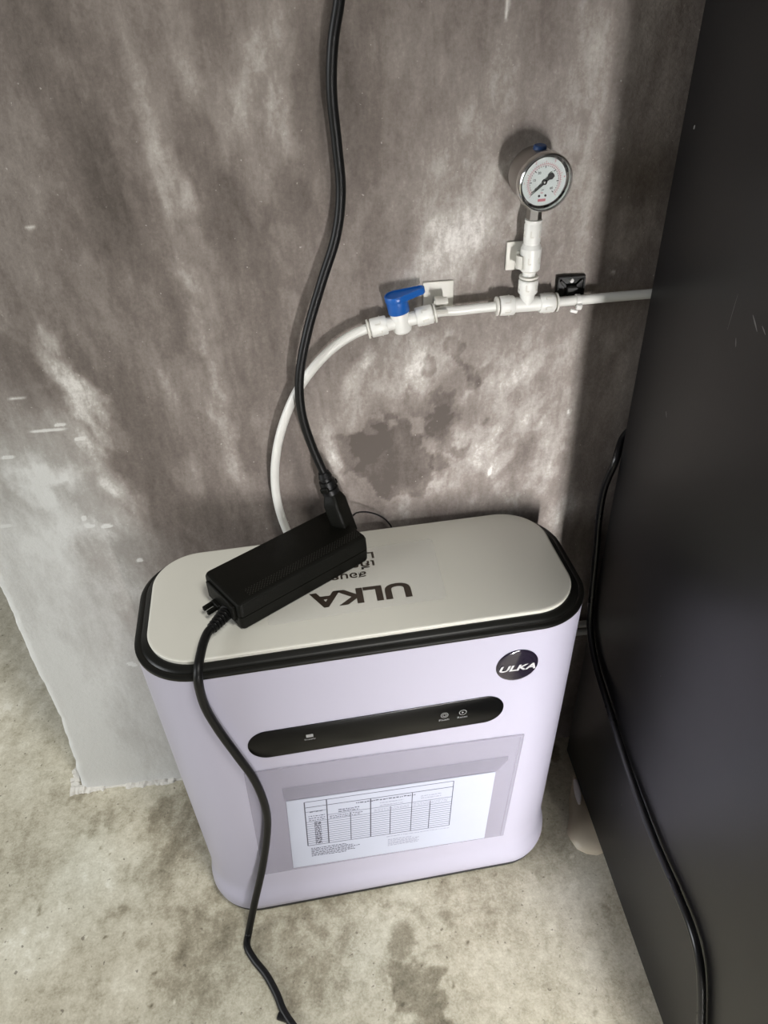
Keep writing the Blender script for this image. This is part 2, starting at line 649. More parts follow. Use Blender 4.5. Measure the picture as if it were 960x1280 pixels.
zs = graded(0.0, 1.01, 0.0026, 0.0, 2.7)
# path: from the wall's rear corner round the free end and along the front
path_x, path_y, path_u = [], [], []
TH = 0.12
for k in range(6):
    path_x.append(0.0)
    path_y.append(TH - .010 - (TH - .020) * k / 5)
for k in range(1, 9):
    a = math.radians(90 * k / 9)
    path_x.append(.010 - .010 * math.cos(a))
    path_y.append(.010 - .010 * math.sin(a))
nx0 = len(path_x)
PX = np.concatenate([np.array(path_x) + WX0, xs])
PY = np.concatenate([np.array(path_y) + WY, np.full(len(xs), WY)])
U, V = np.meshgrid(PX, zs, indexing='ij')
YY = np.repeat(PY[:, None], len(zs), 1)
Un = np.where(np.arange(len(PX))[:, None] < nx0, U - (YY - WY), U)      # unrolled coordinate for noise
smears = [(*px_wall(a, b), *r) for a, b, *r in WALL_SMEARS + WALL_PATCHES]
ru, rv = rot2(Un, V, 13)
r2u, r2v = rot2(Un, V, -30)
side = smooth(Un, -0.02, 0.12)
base = 0.355 + (fbm(ru * 22 + 3, rv * 5 + 7, 11) - .5) * .40 * (1 - side) + (fbm(r2u * 20, r2v * 7, 23) - .5) * .34 * side \
    + (fbm(Un * 9, V * 9, 31) - .5) * .18 + .05 * side  # right side raised: light fading leftwards is put into the tone
tone = base + strokes(Un, V, smears, 5)
ld = (-.20 - Un) + (.56 - V) * .45 + (fbm(ru * 14, rv * 5, 71) - .5) * .16      # smoother cement skim low on the left, lightened further in place of side light
lowm = smooth(ld, .0, .17) * (1 - smooth(V + (fbm(Un * 8, V * 8, 73) - .5) * .2, .58, .86))
tone = tone * (1 - .55 * lowm) + lowm * (.55 * (1.50 + (fbm(Un * 16, V * 8, 77) - .5) * .55))
tone += smooth(-Un, 0.30, 0.42) * (1 - smooth(V, .2, .8)) * .10
tone = np.where(tone > .72, .72 + (tone - .72) * (.55 + .35 * lowm), tone)
# lime scratches and paint spots
for (a, b, hl, hw, an) in [(38, 285, .0012, .005, 0), (75, 530, .0010, .006, 3), (100, 548, .0008, .005, 5),
                            (10, 571, .0012, .006, 0), (8, 657, .0012, .005, 0), (112, 657, .001, .005, 12),
                            (134, 657, .001, .007, 0), (22, 497, .0008, .009, 0), (60, 538, .0006, .020, 0),
                            (105, 647, .002, .002, 0), (106, 913, .006, .010, 20), (122, 893, .002, .005, 30),
                            (125, 880, .0025, .003, 0), (634, 8, .010, .0012, 4), (842, 274 - 0, .002, .0015, 0),
                            (767, 340, .0022, .0018, 0), (711, 515, .004, .0006, -4), (612, 590, .008, .0006, 2),
                            (165, 830, .002, .006, 30), (175, 700, .0015, .004, 0)]:
    u0, v0 = px_wall(a, b)
    du, dv = rot2(Un - u0, V - v0, -an)
    tone += .5 * (1 - smooth(np.sqrt((du / (hw + .001)) ** 2 + (dv / (hl + .001)) ** 2), .5, 1.15))
cool = np.clip(lowm * 0.9 + smooth(-Un, .1, .4) * .2, 0, 1)
# relief: trowel waviness, the bottom of the free end flares out a little
YY = YY + np.where(np.arange(len(PX))[:, None] >= nx0, (fbm(Un * 14, V * 6, 51) - .5) * -.0022 + (tone - base) * -.0006, 0)
flare = (1 - smooth(V, 0.0, 0.16)) * .010 + (fbm(V * 30, V * 0 + 2, 61) - .5) * .006 - (1 - smooth(np.abs(V - .30), 0, .2)) * -.002
edge_w = 1 - smooth(U, WX0, WX0 + .05)
U2 = U - flare * edge_w
YY = YY - (1 - smooth(V, 0.0, 0.02)) * .0015
P = np.stack([U2, YY, V], -1)
wall = grid_mesh('wall_back', P[:, :, :], {'tone': tone, 'cool': cool, 'calm': lowm}, M['wall'])
tag(wall, kind='structure')
wb = bmesh.new()                                                            # core of the wall behind the render coat
box(wb, ((WX0 + .006 + 1.9) / 2, WY + TH / 2 + .004, 1.35), (1.9 - WX0 - .006, TH - .014, 2.7))
bo = obj('masonry_core', wb, M['wall'], wall, smooth=False)
# ragged mortar line where the plaster meets the floor
mb = bmesh.new()
n = 90
rings = []
_k = np.arange(n + 1)
mh = fbm(_k * .31, _k * 0. + 3.3, 801, 4)
mw_ = fbm(_k * .23, _k * 0. + 8.3, 821, 4)
for k in range(n + 1):
    x = -0.437 + (0.17) * k / n
    h = 0.0008 + .0042 * mh[k] + (.003 if k < 12 else 0)
    w = 0.002 + .011 * mw_[k] + (.004 * (1 - k / 14) if k < 14 else 0)
    if 26 < k < 44 or k > 82:
        w *= .5
        h *= .5
    y = WY - .001
    rings.append([(x, y + .004, -.0005), (x, y - w, -.0005), (x, y - w * .6, h * .7), (x, y, h), (x, y + .004, h * .8)])
loft(mb, rings, True, True)
for k in range(26):
    t = k / 26
    box(mb, (-.430 - .005 * random.random(), WY + .10 * t, .0015), (.008 + .008 * random.random(), .007, .003 + .004 * random.random()),
        Matrix.Rotation(random.random(), 3, 'Z'), .001, 1)
mo = obj('mortar_bead', mb, mat('lime_mortar', (0.60, 0.58, 0.53), 0.9, bump=0.8, bscale=300, vary=.15), wall, smooth=False)

# ------------------------------------------------------------------ floor
def px_floor(x, y):
    p = ray_hit(x, y, 2, 0.0)
    return p.x, p.y


FLOOR_MARKS_SHADE = [  # stains, plus soft shade around the unit painted into the floor tone
    (320, 1165, .07, .08, 0, -.17, .9), (470, 1130, .03, .11, 5, -.14, .9), (400, 1240, .04, .06, 0, -.10, .9),
    (525, 1240, .050, .040, 10, -.34, .22), (510, 1180, .030, .018, 10, -.22, .3), (490, 1215, .03, .02, 0, -.12, .5),
    (430, 1195, .05, .025, 20, -.10, .7), (380, 1160, .03, .03, 0, -.08, .8), (640, 1240, .05, .03, 0, .08, .8),
    (720, 1150, .08, .04, 20, .16, .9), (620, 1130, .03, .03, 0, -.04, .9), (760, 1250, .03, .02, 0, -.10, .7),
    (40, 850, .14, .07, 10, .20, .9), (20, 1050, .07, .04, 0, -.06, .8), (130, 1090, .10, .05, -30, .14, .8),
    (40, 1180, .06, .04, 0, .20, .8), (130, 1030, .02, .03, 0, -.20, .6), (90, 1000, .015, .03, 20, -.14, .7),
    (117, 1040, .008, .01, 0, -.22, .5), (45, 1125, .004, .015, 60, -.22, .5), (215, 1040, .10, .045, 15, -.24, .9), (250, 1170, .06, .05, 0, -.16, .9),
    (150, 1140, .012, .02, 0, -.22, .6), (260, 1150, .03, .05, 0, -.14, .8), (235, 1215, .03, .02, 20, -.08, .8),
    (215, 1180, .02, .02, 0, .10, .8), (60, 1260, .05, .02, 0, -.10, .8), (150, 1230, .04, .04, 0, .10, .9),
    (200, 1228, .004, .010, 60, -.16, .5), (560, 1150, .02, .012, 0, -.10, .6), (693, 940, .012, .012, 0, -.30, .4),
    (660, 1090, .02, .03, 0, -.04, .9), (15, 800, .05, .06, 0, .06, .9), (640, 1180, .03, .05, 0, .06, .9),
]
fx = graded(-0.80, 0.42, 0.0030, -4.5, 4.5)
fy = graded(0.20, 1.30, 0.0030, -4.5, 5.0)
FU, FV = np.meshgrid(fx, fy, indexing='ij')
fm = [(*px_floor(a, b), *r) for a, b, *r in FLOOR_MARKS_SHADE]
ftone = .60 + (fbm(FU * 9 + 40, FV * 9 + 40, 101) - .5) * .26 + (fbm(FU * 38 + 40, FV * 30 + 40, 111) - .5) * .22 + strokes(FU, FV, fm, 205)
ftone += smooth(-FU, .3, .5) * .05
for (a, b, r, am) in [(584, 1177, .0016, -.6), (566, 1232, .0016, -.6), (503, 1256, .0020, -.5), (620, 1092, .0014, -.5),
                      (126, 1060, .0022, -.5), (137, 1068, .0016, -.5), (131, 1172, .0020, -.6), (155, 1167, .0020, -.5),
                      (188, 1258, .0020, -.5), (193, 1216, .0018, -.5), (48, 1144, .002, -.4), (34, 1250, .0016, -.4),
                      (218, 1252, .0016, .5), (108, 1171, .0014, .4), (715, 1070, .0022, .5), (675, 995, .0018, -.3),
                      (270, 1196, .0016, -.4), (636, 1188, .003, -.25), (744, 1266, .003, -.3), (523, 1130, .0014, .4)]:
    u0, v0 = px_floor(a, b)
    ftone += am * (1 - smooth(np.sqrt((FU - u0) ** 2 + (FV - v0) ** 2), r * .4, r * 1.7))
# fine sweeping trowel scratches
ru, rv = rot2(FU, FV, 78)
ftone -= .06 * smooth(fbm(ru * 160, rv * 9, 303, 3), .66, .76) * smooth(fbm(FU * 6, FV * 6, 305, 3), .45, .6)
fcool = (1 - smooth(-FU, .45, .60)) * np.clip(fbm(FU * 7 + 9, FV * 7 + 3, 401, 3) * 1.2 - .35, 0, 1)
FZ = (fbm(FU * 12, FV * 12, 501, 4) - .5) * .0007 - .0004
floor = grid_mesh('floor', np.stack([FU, FV, FZ], -1), {'tone': ftone, 'cool': fcool}, M['floor'])
tag(floor, kind='structure')

# ------------------------------------------------------------------ water purifier
UCX, UCY, UPH = 0.01882, 0.60584, 0.06655
HP = 0.46279
HW, HD, RP = 0.2222, 0.0842, 0.0501
RBACK = 0.007                         # rim is narrow at the back
unit = empty('water_purifier', (UCX, UCY, 0), (0, 0, UPH),
             'white box-shaped water purifier with black rim standing on the concrete floor', 'water purifier')


def ring(off, z, hw=HW, hd=HD, back=None, r=None):
    bk = off if back is None else back
    return [(x, y, z) for x, y in rrect(hw + off, hd, (RP if r is None else r) + max(off, -.02), 18, cy0=-(hd + off), cy1=hd + bk)]


FB = HD + 0.0141                       # distance of the front face from the centre
bm = bmesh.new()
body_rings = []
for z, w, d in [(0.4508, .2358, .0978), (0.30, .2325, .0978), (0.12, .2278, .0980), (0.070, .2265, .0982),
                (0.056, .2262, .0986), (0.046, .2268, .1000), (0.038, .2284, .1022), (0.030, .2296, .1036),
                (0.020, .2300, .1040), (0.0125, .2290, .1030), (0.0095, .2262, .1002)]:
    body_rings.append([(x, y, z) for x, y in rrect(w, d, .0635, 22, cy0=-d, cy1=HD + RBACK - .002)])
loft(bm, body_rings, True, True)
body = obj('body', bm, M['body'], unit)
body['label'] = 'lavender white plastic shell flaring out at the foot'
bm = bmesh.new()
loft(bm, [[(x, y, z) for x, y in rrect(.2262 - i, .1010 - i, .062, 18, cy0=-(.1012 - i), cy1=HD + .003)] for z, i in
          ((0.0098, .002), (0.0088, .0), (0.004, .0), (0.0, .003))], True, True)
obj('base_gasket', bm, M['gasket'], unit)
bm = bmesh.new()
ZR = 0.4548
pr = [(-.006, HP - .010), (-.0012, HP - .0050), (.0004, HP - .0046), (.0016, HP - .0050), (.0052, ZR + .0016), (.0068, ZR + .0008),
      (.0078, ZR - .0006), (.0098, ZR - .0002), (.0122, ZR - .0006), (.0140, ZR - .0016), (.0143, ZR - .0030), (.0141, ZR - .0044), (.0125, ZR - .0050)]
loft(bm, [ring(o, z, back=min(o, o * RBACK / .0141)) for o, z in pr], True, True)
obj('rim', bm, M['rim'], unit)
bm = bmesh.new()
loft(bm, [ring(o, z) for o, z in [(-.0014, HP - .007), (-.0006, HP - .0018), (-.0004, HP - .0009), (-.0012, HP - .0002), (-.003, HP)]], True, True)
plate = obj('top_plate', bm, M['plate'], unit)
plate['label'] = 'warm white flat lid plate'
# clear sticker with lettering, read from behind
bm = bmesh.new()
prism(bm, rrect(.5, .5, .03, 3), 0, 1)
for v in bm.verts:
    x, y, z = v.co
    v.co = (-.005 + x * .186 + .006 * y, .001 + y * .100 + .004 * x, HP + .0001 + z * .00022)
stick = obj('sticker', bm, M['sticker'], unit, smooth=False)
stick['label'] = 'clear sticker film with dark lettering'


def tm(cx, cy, ang):                    # on the lid, turned to be read from the wall side
    return Matrix.Translation((cx, cy, HP + .00035)) @ Matrix.Rotation(math.pi + math.radians(ang), 4, 'Z')


text_mesh('lettering', 'ULKA', .0236, M['ink'], stick, tm(-.0028, -.0250, -1.0), width=.107, weight=.035)
text_mesh('lettering', 'สอบถามที่', .0122, M['ink'], stick, tm(-.025, .0062, -1.0), width=.066, weight=.015)
text_mesh('lettering', 'เกี่ยวกับ', .0135, M['ink'], stick, tm(-.0115, .0225, -1.0), width=.062, weight=.015)
text_mesh('lettering', 'LINE', .0108, M['ink'], stick, tm(.0025, .0380, -1.0), width=.037, weight=.02)

# front face fittings; F(x, z, lift) is a point on the front face
FY = -FB + .0003


def Fm(x, z, lift=0.0, ang=0.0):
    return Matrix.Translation((x, FY - lift, z)) @ Matrix.Rotation(math.radians(ang), 4, 'Y') @ Matrix.Rotation(math.pi / 2, 4, 'X')


bm = bmesh.new()
pan = [(x, z) for x, z in rrect(.1390, .0216, .0215, 20)]
rr = []
for lift, ins in ((-.001, 0), (.0006, 0), (.0010, .0005)):
    rr.append([(-.0006 + x * (1 - ins / .139), FY - lift, .3378 + z * (1 - ins / .0216)) for x, z in pan])
loft(bm, rr, True, True)
panel = obj('control_panel', bm, M['panel'], unit)
# small printed icons
def ring_flat(bm, x, z, r, w, lift, seg=28):
    A = []
    for rad in (r, r - w):
        for l in (0, .0001):
            A.append([bm.verts.new((x + rad * math.cos(2 * math.pi * k / seg), FY - lift - l, z + rad * math.sin(2 * math.pi * k / seg))) for k in range(seg)])
    order = [A[0], A[1], A[3], A[2], A[0]]
    for a, b in zip(order, order[1:]):
        for k in range(seg):
            bm.faces.new((a[k], a[(k + 1) % seg], b[(k + 1) % seg], b[k]))


bm = bmesh.new()
ring_flat(bm, .0720, .3402, .0042, .0006, .0010)
obj('flush_icon', bm, M['icon'], panel, smooth=False)
bm = bmesh.new()
ring_flat(bm, .0720, .3402, .0023, .0006, .0010)
obj('flush_icon', bm, M['icon'], panel, smooth=False)
bm = bmesh.new()
ring_flat(bm, .0924, .3402, .0042, .0007, .0010)
obj('reset_icon', bm, M['icon'], panel, smooth=False)
bm = bmesh.new()
prism(bm, [(.0914, .3386), (.0938, .3402), (.0914, .3418)], FY - .0010, FY - .0012, axis='y')
obj('reset_icon', bm, M['icon'], panel, smooth=False)
bm = bmesh.new()
prism(bm, rrect(.0038, .0024, .0006, 3), FY - .0010, FY - .0012, axis='y')
bmesh.ops.translate(bm, verts=bm.verts, vec=(-.0742, 0, .3423))
obj('supply_icon', bm, M['icon'], panel, smooth=False)
text_mesh('lettering', 'Flush', .0028, M['icon'], panel, Fm(.0716, .3328, .0010), width=.0112)
text_mesh('lettering', 'Reset', .0028, M['icon'], panel, Fm(.0922, .3328, .0010), width=.0112)
text_mesh('lettering', 'Supply', .0026, M['icon'], panel, Fm(-.0742, .3366, .0010), width=.0120)

bm = bmesh.new()
lathe(bm, (.1489, FY + .001, .4022), (0, -1, 0), [(0, 0), (0, .0228), (.0014, .0228), (.0021, .0222), (.0026, .0200), (.0031, .0150), (.0035, .008), (.0036, 0)], 56)
badge = obj('round_badge', bm, M['badge'], unit)
badge['label'] = 'round black domed badge with silver lettering'
text_mesh('lettering', 'ULKA', .0086, M['silver'], badge, Fm(.1489, .4010, .0027, 1.5), width=.0395, weight=.03, shear=.25, depth=.0002)

# document sleeve taped on the front
bm = bmesh.new()
sl = [(-.1555, .0860), (.1540, .0765), (.1665, .2835), (.02, .2905), (-.150, .2965)]
prism(bm, sl, FY - .0012, FY - .0004, axis='y')
sleeve = obj('document_sleeve', bm, M['film'], unit, smooth=False)
sleeve['label'] = 'clear plastic document sleeve taped to the front'
bm = bmesh.new()
pp = [(-.1176, .0895), (.1290, .0790), (.1360, .2205), (.02, .2262), (-.1112, .2325)]
prism(bm, pp, FY - .0016, FY - .0013, axis='y')
paper = obj('paper_sheet', bm, M['paper'], sleeve, smooth=False)
paper['label'] = 'white paper with a printed table'


def quad_strip(bm, p, q, w, y):
    p, q = Vector((p[0], p[1])), Vector((q[0], q[1]))
    d = (q - p).normalized()
    nrm = Vector((-d.y, d.x)) * w / 2
    prism(bm, [p - nrm, q - nrm, q + nrm, p + nrm], y, y + .0001, axis='y')


TL, TR, BL, BR = Vector((-.0914, .2247)), Vector((.0852, .2168)), Vector((-.0952, .1337)), Vector((.0813, .1242))


def T(u, v):
    return TL * (1 - u) * (1 - v) + TR * u * (1 - v) + BL * (1 - u) * v + BR * u * v


YP = FY - .0017
bm = bmesh.new()
for v_ in (0, .12, 1.0):
    quad_strip(bm, T(0 if v_ != .12 else .0, v_), T(1, v_), .0009, YP)
quad_strip(bm, T(0, .22), T(.145, .22), .0006, YP)
quad_strip(bm, T(.145, .34), T(1, .34), .0006, YP)
quad_strip(bm, T(.0, .45), T(1, .45), .0006, YP)
for k in range(1, 11):
    quad_strip(bm, T(0, .45 + .05 * k), T(1, .45 + .05 * k), .00058, YP)
for u, v0 in ((0, 0), (.145, 0), (.30, .36), (.437, .12), (.573, .36), (.72, .12), (.848, .36), (1, 0)):
    quad_strip(bm, T(u, v0), T(u, 1), .0014 if u in (0, .145, .437) else .0010, YP)
tb = obj('printed_table', bm, M['print'], sleeve, smooth=False)
# illegible small print, as blurred dashes
bm = bmesh.new()


def scribble(u0, v0, u1, v1, rows, w, jag=0.0):
    for r_ in range(rows):
        v_ = v0 + (v1 - v0) * (r_ + .5) / rows
        u = u0
        end = u1 - jag * random.random() * (u1 - u0)
        while u < end:
            l = .006 + .018 * random.random()
            dv = (random.random() - .5) * .008
            quad_strip(bm, T(u, v_ + dv), T(min(end, u + l), v_ + dv + (random.random() - .5) * .006), w, YP - .0001)
            u += l + .003 + .004 * random.random()


scribble(.34, .155, .74, .19, 1, .0018)
scribble(.03, .20, .12, .25, 1, .0018)
scribble(.02, .30, .13, .44, 3, .0013)
scribble(.055, .46, .10, .98, 16, .0018)
scribble(.22, .24, .36, .33, 2, .0016)
scribble(.16, .36, .42, .44, 2, .0012, .2)
scribble(.02, 1.06, .36, 1.28, 6, .0014, .5)
obj('small_print', bm, M['print'], sleeve, smooth=False)['kind'] = 'stuff'
bm = bmesh.new()
scribble(.50, .22, .66, .33, 2, .0012)
scribble(.46, .37, .70, .43, 2, .0010)
scribble(.78, .20, .92, .30, 2, .0012)
scribble(.73, .36, .97, .43, 2, .0010)
scribble(.55, 1.04, 1.0, 1.08, 1, .0010)
scribble(.56, 1.12, .80, 1.30, 5, .0012, .3)
obj('small_print', bm, M['print2'], sleeve, smooth=False)['kind'] = 'stuff'
# welded double edge and tape band of the sleeve
bm = bmesh.new()
quad_strip(bm, (.1545, .0765), (.1660, .2835), .0012, FY - .0015)
quad_strip(bm, (.1505, .0790), (.1620, .2800), .0006, FY - .0015)
quad_strip(bm, (-.150, .2962), (.02, .2903), .0009, FY - .0015)
quad_strip(bm, (.02, .2903), (.166, .2833), .0009, FY - .0015)
quad_strip(bm, (-.155, .0863), (.154, .0768), .0009, FY - .0015)
obj('sleeve_seam', bm, M['film_edge'], sleeve, smooth=False)
bm = bmesh.new()
prism(bm, [(-.113, .2345), (.02, .2280), (.138, .2225), (.1500, .2400), (.150, .2475), (.02, .252), (-.113, .258)], FY - .0016, FY - .0013, axis='y')
obj('tape_strip', bm, M['film_edge'], sleeve, smooth=False)

# ------------------------------------------------------------------ power adapter on the lid
ZA = HP + .0003
A0 = Vector((-.1445, .6125))      # left far corner
ax = Vector((.1355, .0930)).normalized()
ay = Vector((-ax.y, ax.x))
LEN, WID, HGT = .1640, .0700, .0335
fl_ = Vector((-.1035, .5440))     # front-left corner on the lid
adapter = empty('power_adapter', (fl_.x, fl_.y, ZA), (0, 0, math.atan2(ax.y, ax.x)),
                'black rectangular power adapter brick lying on the purifier lid', 'power adapter')
bm = bmesh.new()
def ar(ins, z, extra=0.0):
    o = rrect((LEN) / 2 - ins, WID / 2 - ins, .005, 5)
    return [(x + LEN / 2, y + WID / 2, z) for x, y in o]
loft(bm, [ar(.0025, 0), ar(.0008, .0010), ar(.0002, .0030), ar(.0, HGT * .48)], True, True)
shell = obj('lower_shell', bm, M['brick'], adapter)
bm = bmesh.new()
loft(bm, [ar(.0006, HGT * .48), ar(.0006, HGT * .50), ar(.0, HGT * .51), ar(.0004, HGT - .004), ar(.0014, HGT - .0012), ar(.0036, HGT)], True, True)
obj('upper_shell', bm, M['brick'], adapter)
# fine stippled band along the near edge of the top
bm = bmesh.new()
for i in range(84):
    for j in range(6):
        if (i + j) % 2:
            continue
        box(bm, (.018 + i * .0017, .0075 + j * .0019, HGT + .0001), (.0010, .0010, .0003))
o_ = obj('stipple_band', bm, mat('stipple_black', (0.014, 0.013, 0.010), 0.5), adapter, smooth=False)
o_['kind'] = 'stuff'
# end face details on the left end: recessed frame, corner foot, loop tabs
bm = bmesh.new()
box(bm, (-.0012, WID * .50, HGT * .55), (.003, WID * .74, HGT * .62), None, .0008, 1)
box(bm, (-.0016, WID * .16, HGT * .62), (.004, .008, HGT * .50), None, .0012, 2)
obj('end_cap', bm, M['brick'], adapter, smooth=False)
bm = bmesh.new()
for dy in (.037, .0455):
    box(bm, (-.0095, dy, .0105), (.017, .0040, .0050), Matrix.Rotation(math.radians(6), 3, 'Z'), .0012, 2)
box(bm, (-.004, .041, .0105), (.006, .014, .0065), None, .001, 1)
obj('cable_tab', bm, M['brick'], adapter)
# strain relief and the low-voltage cable (captive)
sr0 = Vector((-.001, .0235, .0125))
sdir = Vector((-.90, -.40, .0)).normalized()
bm = bmesh.new()
prof = [(0, 0), (0, .0082), (.003, .0082)]
for k in range(6):
    t = .004 + k * .0040
    r_ = .0076 - k * .00035
    prof += [(t, r_ - .0022), (t + .0008, r_ - .0022), (t + .0010, r_), (t + .0028, r_), (t + .0030, r_ - .0022)]
prof += [(.0300, .0046), (.0300, 0)]
lathe(bm, sr0, sdir, prof, 24)
obj('strain_relief', bm, M['cable'], adapter)
adapter_mw = Matrix.Translation((fl_.x, fl_.y, ZA)) @ Matrix.Rotation(math.atan2(ax.y, ax.x), 4, 'Z')
inv = adapter_mw.inverted()
p0 = sr0 + sdir * .029
dc_world = [(252, 812, 1, .512), (247.5, 845, 1, .4865), (255, 880, 1, .4875), (273, 912, 1, .4888), (296, 944, 1, .4895), (318, 975, 1, .4905),
            (332, 1010, 1, .4905), (334, 1040, 1, .4900), (328, 1085, 1, .4860), (318, 1130, 1, .4775)]
pts = [p0 - sdir * .004, p0 + sdir * .006]
pts += [inv @ ray_hit(*q) for q in dc_world]
for a, b in ((311, 1165), (309, 1183), (318, 1200), (333, 1219), (346, 1243), (355, 1265), (372, 1290), (400, 1330)):
    q = ray_hit(a, b, 2, .0052)
    pts.append(inv @ q)
bm = bmesh.new()
sweep(bm, catmull(pts, 8), .0045, 18)
oc = obj('output_cable', bm, M['cable'], adapter)
oc['label'] = 'black output cable hanging down the front to the floor'
# small moulded keeper on the cable near the bottom of the picture
q = inv @ ray_hit(355, 1272, 2, .0055)
bm = bmesh.new()
box(bm, q, (.008, .016, .006), Matrix.Rotation(.6, 3, 'Z'), .0015, 2)
obj('cable_keeper', bm, M['cable'], adapter)

# ------------------------------------------------------------------ mains cord with connector
cord = empty('mains_cord', (.0357, .67, .55), label='thick black mains cord hanging down the plastered wall into the adapter', cat='power cord')
def rel(o, pts_):
    l = Vector(o.location)
    return [Vector(p) - l for p in pts_]
cw = [ray_hit(a, b, 1, y) for a, b, y in [(431, -70, .690), (424, 0, .690), (416, 55, .690), (414.5, 115, .692), (421, 180, .695), (426, 240, .695),
                                          (420, 295, .693), (403, 350, .690), (385, 412, .683), (374.5, 470, .679), (377, 515, .677), (389, 555, .677), (405, 592, .676)]]
bm = bmesh.new()
sweep(bm, catmull(rel(cord, cw), 10), .0046, 20)
obj('cable', bm, M['cable'], cord)
# connector: ribbed boot then a moulded IEC body pushed into the adapter's rear end
c0 = Vector(cw[-1])
conn_end = adapter_mw @ Vector((LEN - .002, WID * .52, HGT * .52))
cdir = (conn_end - c0)
clen = cdir.length
cd_ = cdir.normalized()
bm = bmesh.new()
lathe(bm, c0 - cd_ * .002 - Vector(cord.location), cd_, [(0, 0), (0, .0060), (.006, .0078), (.007, .0064), (.010, .0066), (.0105, .0088), (.016, .0092), (.017, .0072), (.020, .0072), (.0205, .0095), (.026, .0098), (.026, 0)], 24)
obj('ribbed_boot', bm, M['cable'], cord)
bm = bmesh.new()
rotm = cd_.to_track_quat('Z', 'Y').to_matrix()
mid = c0 + cd_ * (.022 + (clen - .020) / 2) - Vector(cord.location)
secs = []
for t, w, h in [(0.022, .013, .012), (.030, .020, .017), (.036, .024, .019), (clen, .024, .019)]:
    secs.append([(c0 + cd_ * t - Vector(cord.location)) + rotm @ Vector((x, y, 0)) for x, y in rrect(w / 2, h / 2, .004, 5)])
loft(bm, secs, True, True)
obj('connector_body', bm, M['brick'], cord)
bm = bmesh.new()
for sx in (-1, 1):
    box(bm, (c0 + cd_ * .016 - Vector(cord.location)) + rotm @ Vector((sx * .010, 0, 0)), (.004, .010, .006), rotm, .001, 1)
obj('grip_tab', bm, M['brick'], cord)

# thin wire looping from behind the adapter down behind the purifier
tw = [ray_hit(a, b, 1, y) for a, b, y in [(436, 652, .682), (444, 642, .690), (458, 640, .699), (475, 645, .702), (487, 655, .704), (493, 668, .7045)]]
tw += [Vector((tw[-1].x + .004, .7045, .44)), Vector((tw[-1].x + .006, .7045, .38))]
wire = empty('thin_wire', tw[0], label='thin black wire curling behind the purifier lid beside the adapter', cat='wire')
bm = bmesh.new()
sweep(bm, catmull(rel(wire, tw), 8), .0010, 10)
obj('wire', bm, M['cable2'], wire)

# ------------------------------------------------------------------ white pipework on the wall
YT = WY - .019                       # tube centre line
TR_ = .00475


def tube_obj(name, pts_, label, r=TR_):
    o = empty(name, pts_[0], label=label, cat='water tube')
    bm = bmesh.new()
    sweep(bm, catmull(rel(o, pts_), 10), r, 24)
    obj('tube_wall', bm, M['tube'], o)
    return o


bend = [ray_hit(a, b, 1, y) for a, b, y in [(462, 409.5, YT), (440, 419, YT), (415, 436, YT), (391, 461, YT), (371, 490, YT), (356, 524, YT), (346.5, 560, YT), (343.5, 595, .6935),
                                            (347, 628, .696), (357, 660, .6985)]]
l_ = bend[-1]
bend += [Vector((l_.x + .012, .7015, l_.z - .05)), Vector((l_.x + .018, .7025, l_.z - .11)), Vector((l_.x + .016, .7025, .20))]
tube_obj('bent_water_tube', bend, 'white plastic water tube curving down from the blue valve behind the purifier')


def collar(bm, base, d, r=.0094, ln=.017):
    """push-fit end: sleeve with a protruding collet ring at its far end"""
    lathe(bm, base, d, [(0, 0), (0, r * .92), (.0012, r), (ln - .0012, r), (ln - .0004, r * .95), (ln, r * .90), (ln, 0)], 36)


def collet(bm, base, d, r=.0094):
    lathe(bm, base, d, [(0, 0), (0, r * .74), (.0008, r * .74), (.0010, r * .98), (.0026, r * .98), (.0030, r * .92), (.0030, 0)], 36)


def ticks(bm, base, d, r, ln, n=6):
    """moulded marks round the sleeve"""
    a, u, w = frame_of(d)
    for k in range(n):
        th = 2 * math.pi * (k + .35) / n
        dirv = u * math.cos(th) + w * math.sin(th)
        tan = a.cross(dirv)
        m3 = Matrix((tan, a, dirv)).transposed()
        box(bm, Vector(base) + a * ln * .55 + dirv * (r + .0001), (.0012, .0050, .0005), m3)
        box(bm, Vector(base) + a * (ln * .55 - .003) + dirv * (r + .0001) + tan * .0012, (.0030, .0010, .0005), m3)


# tee
tee = empty('tee_fitting', (.2024, YT, .7238), label='white push-fit tee fitting joining the level tubes below the gauge', cat='pipe fitting')
bm = bmesh.new()
lathe(bm, (-.015, 0, 0), (1, 0, 0), [(0, 0), (0, .0072), (.030, .0072), (.030, 0)], 32)
lathe(bm, (0, 0, 0), (0, 0, 1), [(0, 0), (0, .0072), (.014, .0072), (.014, 0)], 32)
collar(bm, (-.0125, 0, 0), (-1, 0, 0), ln=.0148)
collar(bm, (.0125, 0, 0), (1, 0, 0), ln=.0148)
collar(bm, (0, 0, .0115), (0, 0, 1), ln=.0135)
obj('tee_body', bm, M['fit'], tee)
for base_, d in (((-.0278, 0, 0), (-1, 0, 0)), ((.0278, 0, 0), (1, 0, 0)), ((0, 0, .0255), (0, 0, 1))):
    bm = bmesh.new()
    collet(bm, base_, d)
    obj('collet', bm, M['fit2'], tee)
bm = bmesh.new()
ticks(bm, (-.0125, 0, 0), (-1, 0, 0), .0094, .0148)
ticks(bm, (.0125, 0, 0), (1, 0, 0), .0094, .0148)
ticks(bm, (0, 0, .0115), (0, 0, 1), .0094, .0135)
obj('moulded_mark', bm, M['fit2'], tee, smooth=False)['kind'] = 'stuff'

